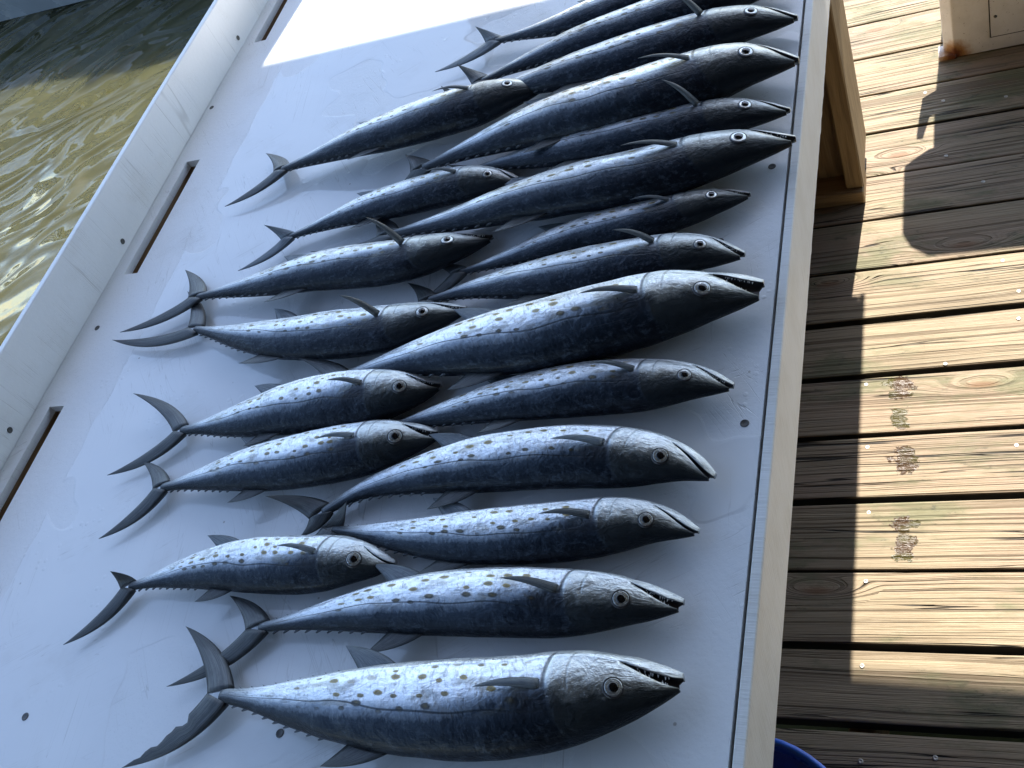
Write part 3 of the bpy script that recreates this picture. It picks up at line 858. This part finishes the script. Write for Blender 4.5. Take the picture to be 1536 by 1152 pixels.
class Fish:
    def __init__(s, pts, up, low, D, roll=0.0, gape=2.0, pect=(10, 0.0), seed=0, lift=0.0, tail_drop=0.35, T=.6, eye=1.0, fin='dark', pale_tail=False, rag=0.0):
        s.__dict__.update(locals())
        s.NU = 150
        us = np.concatenate([np.linspace(0, .75, 84, endpoint=False), np.linspace(.75, .97, 50, endpoint=False), .97 + .03 * np.sqrt(np.linspace(0, 1, 10))])
        s.us = us
        P, s.Len = smooth_curve(pts, us)
        s.P = P
        s.hd = D / 2; s.ht = D * T / 2
        d = np.gradient(P, axis=0); d /= np.linalg.norm(d, axis=1)[:, None]
        s.t = d
    def frame(s, u):
        x = np.interp(u, s.us, s.P[:, 0]); y = np.interp(u, s.us, s.P[:, 1])
        tx = np.interp(u, s.us, s.t[:, 0]); ty = np.interp(u, s.us, s.t[:, 1])
        t = np.array([tx, ty, 0]); t /= np.linalg.norm(t)
        n = np.array([-t[1], t[0], 0.]); z = np.array([0, 0, 1.])
        r = math.radians(s.roll)
        b = math.cos(r) * n + math.sin(r) * z           # towards the belly
        q = -math.sin(r) * n + math.cos(r) * z          # the side that faces up
        half = s.ht
        zz = TZ + s.lift + half * (1.02 + .25 * abs(math.sin(r))) - half * s.tail_drop * (1 - min(1, u / .35)) ** 1.5
        # a slight natural sag of the snout to the sheet
        zz -= half * .25 * max(0, (u - .88) / .12) ** 1.5
        return np.array([x, y, zz]), t, b, q
    def surf(s, u, th, under=False, off=0.0):
        c, t, b, q = s.frame(u)
        a = math.radians(th)
        hy = (tab('d', u) if th < 0 else tab('b', u)) * s.hd
        sn, cs = math.sin(a), math.cos(a)
        y = math.copysign(abs(sn) ** 1.06, sn) * hy
        z = (max(cs, 0.0) ** .92) * tab('t', u) * s.ht * (1.0 if not under else .86)
        # gill cover stands a little proud
        gu = .77 + .16 * ((th + 90) / 180 - .55) ** 2
        k = (u - gu) / .016
        g = min(max(k, 0), 1); g = g * g * (3 - 2 * g) * max(0, 1 - (u - gu) / .16)
        prom = 1 + .03 * g * max(0, math.cos(math.radians((th - 28) * 1.7))) ** 1.5 if abs(th - 28) < 52 else 1.0
        dent = 1 + .055 * mnoise.noise(Vector((u * 5.5 + s.seed * 7.3, th * .018 + (5 if under else 0), s.seed * 1.7))) + .022 * mnoise.noise(Vector((u * 17 + s.seed * 3.1, th * .03 + (5 if under else 0), 2.0)))
        dent = 1 + (dent - 1) * min(1, max(0, (1 - u) / .08)) * min(1, u / .1)
        y *= (1 + (prom - 1) * .3) * (1 + (dent - 1) * .8); z *= prom * dent
        # brow and eye socket
        if not under:
            de = math.hypot((u - .897) / .022, (th + 6) / 17)
            z *= 1 - .05 * max(0, 1 - de)
        return c + b * y + q * z * (-1 if under else 1)
    def normal(s, u, th):
        e = .004
        p = s.surf(u, th)
        a = s.surf(min(u + e, 1), th) - s.surf(u - e, th); c = s.surf(u, th + 2) - s.surf(u, th - 2)
        n = np.cross(a, c); n /= np.linalg.norm(n)
        return n if n[2] > 0 else -n
    def build(s, name, label, group):
        c0, *_ = s.frame(.55)
        O = np.array([c0[0], c0[1], TZ])
        root = tag(empty(name, O), label, 'fish', group)
        s.root = root; s.O = O
        N1, N2 = 17, 10
        V, UV, rows = [], [], []
        hinge_c, ht_, hb_, hq_ = s.frame(UJ)
        for u in s.us:
            tm = float(mouth_theta(u))
            k = np.clip((u - UJ) / .018, 0, 1)
            depth = .80 * k * k * (3 - 2 * k)
            c, t, b, q = s.frame(u)
            op = math.tan(math.radians(s.gape)) * max(0, u - UJ) * s.Len
            fwd = .009 * s.Len * max(0, (u - UJ) / (1 - UJ)) ** 1.5
            def half(under):
                r = []
                eps = 1.2
                for th in np.linspace(-90, tm - eps, N1):
                    p = s.surf(u, th, under) - b * op * .12
                    r.append((p, th))
                pm = s.surf(u, tm, under)
                ax = c + b * (tab('b', u) * s.hd * math.sin(math.radians(tm)) * .9)
                for w, dd, o_ in ((-eps, depth, -.12), (0, min(1, depth * 1.1), .4), (eps, depth, 1.0)):
                    pe = s.surf(u, tm + w, under)
                    r.append((pe + (ax - pe) * dd + b * op * o_ + (t * fwd if o_ == 1.0 else 0), tm))
                for th in np.linspace(tm + eps, 90, N2):
                    p = s.surf(u, th, under) + b * op + t * fwd
                    r.append((p, th))
                return r
            A = half(False); B = half(True)
            row = A + B[::-1][1:-1]
            rows.append(len(V))
            for p, th in row:
                V.append(p - O); UV.append((u, (th + 90) / 180))
        n = len(A) * 2 - 2
        Fc, mi = [], []
        mouthset = set(range(N1, N1 + 2)) | {N1 - 1 + 3}
        nA = len(A)
        und = {n - k for k in range(1, nA - 1)}
        cleft_top = {N1 - 1, N1, N1 + 1, N1 + 2}
        cleft = cleft_top | {(n - k) % n for k in cleft_top}
        for i in range(len(s.us) - 1):
            for k in range(n):
                a, b_ = rows[i] + k, rows[i] + (k + 1) % n
                Fc.append((a, a + n, b_ + n, b_))
                inm = (k in cleft_top and (k + 1) in (cleft_top | {N1 + 3})) or ((k in cleft) and ((k + 1) % n in cleft))
                mi.append(1 if inm and s.us[i] > UJ + .004 else 0)
        Fc.append(tuple(range(n))); mi.append(0)
        e = rows[-1]
        Fc.append(tuple(reversed([e + k for k in range(0, N1 + 1)] + [e + n - k for k in range(N1, 0, -1)]))); mi.append(0)
        Fc.append(tuple(reversed([e + k for k in range(N1 + 2, nA)] + [e + n - k for k in range(nA - 2, N1 + 1, -1)]))); mi.append(0)
        body = mesh_obj('body', V, Fc, [M['skin'], M['mouth']], root, smooth=True, uvs=UV, midx=mi)
        # eye
        ue, te = .895, -6
        p = s.surf(ue, te); nn = Vector(s.normal(ue, te))
        r = .0155 * s.Len * s.eye
        rot = nn.to_track_quat('Z', 'Y').to_matrix().to_4x4()
        bm = bmesh.new()
        lathe(bm, [(r * 1.10, -.10 * r), (r * 1.06, .13 * r), (r * .98, .24 * r), (r * .9, .22 * r), (r * .74, .27 * r), (r * .52, .30 * r), (r * .01, .30 * r)], 24, rot)
        eye = bm_obj('eye', bm, M['eye'], root, Vector(p - O), True)
        bm = bmesh.new()
        lathe(bm, [(r * .66, .22 * r), (r * .64, .36 * r), (r * .42, .44 * r), (r * .2, .48 * r), (r * .01, .49 * r)], 20, rot)
        bm_obj('pupil', bm, M['pupil'], eye, (0, 0, 0), True)
        bm = bmesh.new()
        lathe(bm, [(r * 1.02, -.10 * r), (r * 1.08, .20 * r), (r * 1.22, .16 * r), (r * 1.34, -.12 * r)], 24, rot)
        bm_obj('eyelid', bm, M['mouth'], eye, (0, 0, 0), True)
        s.tail(); s.pectoral(); s.median(); s.finlets()
        if s.gape > 4:
            s.teeth()
        return root
    def sheet(s, name, grid, th, mat, up=np.array([0, 0, 1.])):
        """grid[i][j] of points -> thin two-sided blade"""
        ni, nj = len(grid), len(grid[0])
        V, UV, Fc = [], [], []
        for sg in (1, -1):
            for i in range(ni):
                for j in range(nj):
                    f = th * (1 - .75 * i / (ni - 1)) * (0.25 if j in (0, nj - 1) else 1)
                    V.append(grid[i][j] + up * f * .5 * sg - s.O); UV.append((i / (ni - 1), j / (nj - 1)))
        m = ni * nj
        for i in range(ni - 1):
            for j in range(nj - 1):
                a = i * nj + j
                Fc.append((a, a + 1, a + nj + 1, a + nj)); Fc.append((m + a, m + a + nj, m + a + nj + 1, m + a + 1))
        ring = [j for j in range(nj)] + [i * nj + nj - 1 for i in range(1, ni)] + [(ni - 1) * nj + j for j in range(nj - 2, -1, -1)] + [i * nj for i in range(ni - 2, 0, -1)]
        for a, b in zip(ring, ring[1:] + ring[:1]):
            Fc.append((a, m + a, m + b, b))
        return mesh_obj(name, V, Fc, mat, s.root, smooth=True, uvs=UV)
    def tail(s):
        c, t, b, q = s.frame(0.0)
        hd = tab('d', 0.0) * s.hd
        up, low = np.array(s.up), np.array(s.low)
        rnd = random.Random(s.seed)
        grids = []
        Ntch = c - t * .040 * s.Len
        V = []
        allV, allUV, allF = [], [], []
        for tip, sg in ((up, 1), (low, -1)):
            root_out = c + t * .024 * s.Len + b * hd * 1.02 * sg
            ln = np.linalg.norm(tip - root_out)
            side = b * sg
            ax = (tip - root_out) / ln
            out = side - ax * (side @ ax)
            out /= (np.linalg.norm(out) + 1e-9)
            # make "out" point away from the notch
            if out @ (Ntch - root_out) > 0:
                out = -out
            lead_c = root_out + (tip - root_out) * .45 + out * ln * .20
            trail_c = Ntch + (tip - Ntch) * .36 + out * ln * .10
            inner0 = c - t * .0 * s.Len
            grid = []
            for i in range(19):
                w = i / 18
                lead = (1 - w) ** 2 * root_out + 2 * w * (1 - w) * lead_c + w * w * tip
                trail = (1 - w) ** 2 * Ntch + 2 * w * (1 - w) * trail_c + w * w * tip
                if s.rag and sg < 0 and .25 < w < .9:
                    trail = trail + (lead - trail) * s.rag * max(0, rnd.uniform(-.6, 1))
                # slight droop and curl
                sag = -.006 * math.sin(math.pi * w)
                row = []
                for j in range(7):
                    f = j / 6
                    p = lead * (1 - f) + trail * f
                    p = p + np.array([0, 0, sag * (1 - f) * .5 + .0025 * math.sin(f * math.pi) * (1 - w)])
                    p[2] = max(p[2], TZ + .0015)
                    row.append(p)
                grid.append(row)
            off = len(allV)
            ni, nj = 19, 7
            m = ni * nj
            for sgn in (1, -1):
                for i in range(ni):
                    for j in range(nj):
                        thk = (.0042 * (1 - i / 18) ** 2 + .0009) * (0.4 if j == 6 else 1)
                        allV.append(grid[i][j] + np.array([0, 0, thk * .5 * sgn]) - s.O); allUV.append((i / 18, j / 6))
            for i in range(ni - 1):
                for j in range(nj - 1):
                    a = off + i * nj + j
                    allF.append((a, a + 1, a + nj + 1, a + nj)); allF.append((m + a, m + a + nj, m + a + nj + 1, m + a + 1))
            ring = [j for j in range(nj)] + [i * nj + nj - 1 for i in range(1, ni)] + [(ni - 1) * nj + j for j in range(nj - 2, -1, -1)] + [i * nj for i in range(ni - 2, 0, -1)]
            for a, b2 in zip(ring, ring[1:] + ring[:1]):
                allF.append((off + a, off + m + a, off + m + b2, off + b2))
        mesh_obj('caudal_fin', allV, allF, M['fin_pale' if s.pale_tail else 'fin_dark'], s.root, smooth=True, uvs=allUV)
    def pectoral(s):
        elev, swing = s.pect
        base = s.surf(.762, 9)
        c, t, b, q = s.frame(.762)
        nrm = s.normal(.745, 9)
        back = -t
        e = math.radians(elev); w = math.radians(swing)
        d = back * math.cos(e) + nrm * math.sin(e)
        wide = np.cross(nrm, d); wide /= np.linalg.norm(wide)
        d = d * math.cos(w) + b * math.sin(w); d /= np.linalg.norm(d)
        if elev > 20:
            b = t * .55 + b * .6 + nrm * .25
        wide = b - d * (b @ d); wide /= np.linalg.norm(wide)
        fn = np.cross(d, wide)
        ln = .125 * s.Len; wd = .027 * s.Len
        base = base + nrm * .0006
        grid = []
        for i in range(13):
            f = i / 12
            half = wd * (.75 + .35 * f) * (1 - f) ** .85 if f < 1 else 0.0
            cen = base + d * ln * f + wide * (wd * .18 * math.sin(f * 2.2)) + nrm * (.004 * math.sin(f * math.pi))
            row = []
            for j in range(5):
                g = j / 4 - .5
                p = cen + wide * half * g * 2 * .55 + fn * (.25 * half * (g * g * 4 - .5))
                # stay outside the body
                row.append(p)
            grid.append(row)
        s.sheet('pectoral_fin', grid, .0016, M['fin_pale' if s.fin == 'pale' else 'fin_dark'], fn)
    def median(s):
        for nm, sg, u0, u1, mat in (('dorsal_fin', -1, .36, .455, 'fin_dark'), ('anal_fin', 1, .34, .43, 'fin_pale')):
            grid = []
            for i in range(10):
                f = i / 9
                row = []
                for j in range(6):
                    g = j / 5
                    ub = u0 + (u1 - u0) * g
                    p0 = s.surf(ub, 89.0 * sg)
                    c, t, b, q = s.frame(ub)
                    tipc = s.surf(u0 - .045, 89.0 * sg); _, t2, b2, q2 = s.frame(u0 - .045)
                    tip = tipc + b2 * sg * .052 * s.Len + q2 * .004
                    mid = (p0 + tip) / 2 + b * sg * .018 * s.Len * g + t * .012 * s.Len * g
                    p = (1 - f) ** 2 * (p0 - b * sg * .004 * s.Len) + 2 * f * (1 - f) * mid + f * f * tip
                    p[2] = max(p[2], TZ + .002)
                    row.append(p)
                grid.append(row)
            s.sheet(nm, grid, .0016, M[mat])
    def finlets(s):
        V, UV, Fc = [], [], []
        for sg in (-1, 1):
            for k in range(9):
                u = .055 + .031 * k
                a = s.surf(u + .013, 88 * sg); b_ = s.surf(u - .004, 88 * sg)
                c, t, b, q = s.frame(u)
                tip = s.surf(u - .017, 88 * sg) + b * sg * .0055 * s.Len
                tip[2] = max(tip[2] - .002, TZ + .0015)
                base = len(V)
                ins = -b * sg * .003
                for p in (a + ins, b_ + ins, tip):
                    for dz in (.0011, -.0011):
                        V.append(p + np.array([0, 0, dz]) - s.O); UV.append((.3, .5))
                Fc += [(base, base + 2, base + 4), (base + 1, base + 5, base + 3), (base, base + 1, base + 3, base + 2), (base + 2, base + 3, base + 5, base + 4), (base + 4, base + 5, base + 1, base)]
        o = mesh_obj('finlets', V, Fc, M['fin_dark'], s.root, uvs=UV)
        o['kind'] = 'stuff'
    def teeth(s):
        V, Fc = [], []
        rnd = random.Random(s.seed + 50)
        for k in range(12):
            u = UJ + .03 + (.985 - UJ - .03) * (k + rnd.uniform(-.35, .35)) / 11.5
            tm = float(mouth_theta(u))
            c, t, b, q = s.frame(u)
            op = math.tan(math.radians(s.gape)) * (u - UJ) * s.Len
            pa = s.surf(u, tm + 1.2) + b * op + t * .009 * s.Len * ((u - UJ) / (1 - UJ)) ** 1.5 - q * .12 * tab('t', u) * s.ht
            pb = s.surf(u, tm - 1.2) - b * op * .12 - q * .12 * tab('t', u) * s.ht
            h = .013 * s.Len * rnd.uniform(.35, 1.0)
            for p, d in ((pa, -b), (pb, b)):
                if rnd.random() < (.8 if p is pa else .45):
                    base = len(V)
                    w = .0024 * s.Len
                    for o_ in (t * w, -t * w, -q * w * 1.6):
                        V.append(p - d * .001 + o_ - s.O)
                    V.append(p + d * h * .62 - s.O)
                    Fc += [(base, base + 1, base + 3), (base + 1, base + 2, base + 3), (base + 2, base, base + 3), (base, base + 2, base + 1)]
        o = mesh_obj('teeth', V, Fc, M['teeth'], s.root)
        o['kind'] = 'stuff'

FISH = [   # label, spine on the table from tail to snout, tips of the two tail lobes, body depth, pose
    ('large thick mackerel with brass spots, heading the fascia-side row beside the blue bucket',
     [(-0.744, 0.242), (-0.637, 0.240), (-0.523, 0.245), (-0.420, 0.255), (-0.340, 0.271), (-0.292, 0.282), (-0.260, 0.288)], (-0.837, 0.316, 0.912), (-0.844, 0.159, 0.912), 0.0934, dict(gape=8, pect=(5, 0), fin='pale', rag=0.35)),
    ('mackerel with parted toothy jaws, second from the blue bucket in the fascia-side row',
     [(-0.731, 0.319), (-0.638, 0.337), (-0.552, 0.350), (-0.471, 0.358), (-0.386, 0.360), (-0.326, 0.363), (-0.272, 0.362)], (-0.792, 0.355, 0.912), (-0.829, 0.247, 0.912), 0.0717, dict(gape=7, pect=(9, 4))),
    ('slim smudged mackerel with nearly closed mouth, third from the blue bucket along the fascia',
     [(-0.681, 0.439), (-0.613, 0.432), (-0.537, 0.428), (-0.446, 0.433), (-0.361, 0.442), (-0.307, 0.446), (-0.267, 0.439)], (-0.653, 0.459, 0.942), (-0.733, 0.405, 0.912), 0.0662, dict(gape=3, pect=(7, 0))),
    ('humped olive-spotted mackerel with pale breast fin, fourth from the blue bucket along the fascia',
     [(-0.702, 0.460), (-0.649, 0.489), (-0.568, 0.507), (-0.492, 0.518), (-0.411, 0.523), (-0.338, 0.519), (-0.288, 0.511), (-0.259, 0.498)], (-0.769, 0.466, 0.942), (-0.725, 0.430, 0.912), 0.0743, dict(gape=4, pect=(7, -5), fin='pale')),
    ('slender dark-headed mackerel, fifth from the blue bucket in the fascia-side row',
     [(-0.655, 0.572), (-0.583, 0.585), (-0.501, 0.599), (-0.406, 0.610), (-0.331, 0.610), (-0.287, 0.610), (-0.250, 0.604)], (-0.733, 0.600, 0.912), (-0.698, 0.532, 0.912), 0.0720, dict(gape=5, pect=(8, 2), roll=-8)),
    ('long spotted mackerel with jaws gaping wide, sixth from the blue bucket along the fascia',
     [(-0.745, 0.648), (-0.656, 0.662), (-0.567, 0.673), (-0.482, 0.683), (-0.403, 0.698), (-0.327, 0.711), (-0.268, 0.718), (-0.228, 0.720)], (-0.815, 0.677, 0.930), (-0.814, 0.624, 0.912), 0.1006, dict(gape=17, pect=(9, 0))),
    ('small mackerel with lifted breast fin, seventh from the blue bucket along the fascia',
     [(-0.654, 0.768), (-0.590, 0.775), (-0.516, 0.777), (-0.447, 0.783), (-0.373, 0.788), (-0.309, 0.791), (-0.255, 0.784)], (-0.701, 0.807, 0.912), (-0.704, 0.733, 0.912), 0.0762, dict(gape=6, pect=(22, 6), roll=-10)),
    ('thin short mackerel with snout set back, eighth from the blue bucket along the fascia',
     [(-0.622, 0.814), (-0.575, 0.821), (-0.513, 0.835), (-0.444, 0.852), (-0.385, 0.857), (-0.320, 0.870), (-0.288, 0.876), (-0.256, 0.882)], (-0.682, 0.839, 0.912), (-0.673, 0.771, 0.912), 0.0635, dict(gape=5, pect=(12, 6), roll=-9)),
    ('long dark mackerel with snout at the fascia seam, ninth from the blue bucket',
     [(-0.753, 0.894), (-0.641, 0.900), (-0.555, 0.913), (-0.472, 0.923), (-0.392, 0.928), (-0.317, 0.940), (-0.261, 0.950), (-0.209, 0.956)], (-0.811, 0.951, 0.912), (-0.893, 0.891, 0.912), 0.0942, dict(gape=6, pect=(12, 4), roll=-9)),
    ('dark slim mackerel with upright breast fin, tenth from the blue bucket along the fascia',
     [(-0.663, 1.006), (-0.580, 1.006), (-0.501, 1.008), (-0.426, 1.013), (-0.354, 1.017), (-0.286, 1.018), (-0.220, 1.017)], (-0.704, 1.032, 0.912), (-0.719, 0.964, 0.912), 0.0774, dict(gape=4, pect=(40, 10), roll=-10)),
    ('deep-bodied dark mackerel with closed mouth, fourth from the sunlit end along the fascia',
     [(-0.736, 1.020), (-0.636, 1.043), (-0.537, 1.062), (-0.441, 1.071), (-0.352, 1.088), (-0.282, 1.101), (-0.214, 1.101)], (-0.774, 1.052, 0.928), (-0.780, 1.004, 0.912), 0.1095, dict(gape=3, pect=(14, 6), roll=-6)),
    ('dark mackerel with breast fin standing up, third from the sunlit end along the fascia',
     [(-0.711, 1.157), (-0.604, 1.165), (-0.511, 1.173), (-0.423, 1.184), (-0.348, 1.196), (-0.284, 1.199), (-0.222, 1.197)], (-0.745, 1.182, 0.942), (-0.767, 1.122, 0.912), 0.0913, dict(gape=4, pect=(42, 14), roll=-8)),
    ('dark mackerel second from the sunlit end of the fascia-side row',
     [(-0.690, 1.207), (-0.607, 1.227), (-0.514, 1.245), (-0.434, 1.257), (-0.356, 1.268), (-0.291, 1.279), (-0.237, 1.280)], (-0.730, 1.229, 0.942), (-0.764, 1.178, 0.912), 0.0869, dict(gape=3, pect=(12, 4), roll=-8)),
    ('mackerel with pale tail beside the sunlit patch, outermost in the fascia-side row',
     [(-0.693, 1.306), (-0.590, 1.300), (-0.495, 1.314), (-0.414, 1.331), (-0.336, 1.344), (-0.270, 1.354), (-0.228, 1.359)], (-0.722, 1.320, 0.942), (-0.795, 1.267, 0.912), 0.0833, dict(gape=3, pect=(10, 0), roll=-8, pale_tail=True)),
    ('mackerel with parted jaws nearest the sunlit patch in the row by the slots',
     [(-1.016, 1.077), (-0.919, 1.092), (-0.826, 1.109), (-0.736, 1.124), (-0.671, 1.133), (-0.619, 1.144), (-0.574, 1.155)], (-1.083, 1.139, 0.912), (-1.115, 1.021, 0.912), 0.0947, dict(gape=7, pect=(10, 0), roll=-9)),
    ('small slender mackerel second from the sunlit patch in the row by the slots',
     [(-0.942, 0.924), (-0.845, 0.946), (-0.759, 0.961), (-0.675, 0.972), (-0.622, 0.971), (-0.574, 0.966)], (-0.973, 0.928, 0.942), (-1.018, 0.870, 0.912), 0.0703, dict(gape=4, pect=(8, 2), roll=-6, pale_tail=True)),
    ('dark mackerel with stiff upright breast fin, third from the sunlit patch beside the slots',
     [(-1.067, 0.820), (-0.936, 0.825), (-0.836, 0.836), (-0.736, 0.834), (-0.666, 0.841), (-0.623, 0.850), (-0.589, 0.860)], (-1.131, 0.887, 0.912), (-1.201, 0.770, 0.912), 0.0798, dict(gape=6, pect=(44, 12), roll=-9)),
    ('mackerel with upcurved tail, fourth from the sunlit patch in the row by the slots',
     [(-1.040, 0.757), (-0.955, 0.734), (-0.868, 0.719), (-0.780, 0.717), (-0.698, 0.717), (-0.642, 0.728), (-0.594, 0.740)], (-1.102, 0.840, 0.912), (-1.209, 0.756, 0.912), 0.0782, dict(gape=5, pect=(34, 8), roll=-6)),
    ('spotted mackerel with widely spread tail, third from the blue bucket beside the slots',
     [(-0.975, 0.580), (-0.886, 0.587), (-0.807, 0.601), (-0.738, 0.609), (-0.663, 0.613), (-0.622, 0.618), (-0.597, 0.624)], (-1.083, 0.637, 0.930), (-1.077, 0.516, 0.912), 0.0810, dict(gape=6, pect=(8, 2), eye=1.25)),
    ('spotted mackerel with gaping lower jaw, second from the blue bucket beside the slots',
     [(-0.964, 0.494), (-0.871, 0.508), (-0.794, 0.520), (-0.719, 0.530), (-0.658, 0.541), (-0.615, 0.548), (-0.581, 0.554)], (-1.026, 0.537, 0.912), (-1.036, 0.422, 0.912), 0.0763, dict(gape=10, pect=(6, 0), fin='pale', eye=1.25)),
    ('smallest plump mackerel with closed mouth, nearest the blue bucket beside the slots',
     [(-0.944, 0.359), (-0.869, 0.376), (-0.796, 0.388), (-0.712, 0.391), (-0.643, 0.395), (-0.609, 0.395), (-0.587, 0.396)], (-0.955, 0.365, 0.942), (-1.010, 0.283, 0.912), 0.0687, dict(gape=2, pect=(14, 0), fin='pale', eye=1.3)),
]
for k, (label, pts, up, low, D, kw) in enumerate(FISH):
    group = 'mackerel with heads along the fascia' if k < 14 else 'mackerel laid along the slotted water side'
    Fish(pts, up, low, D, seed=k + 1, **kw).build('mackerel', label, group)
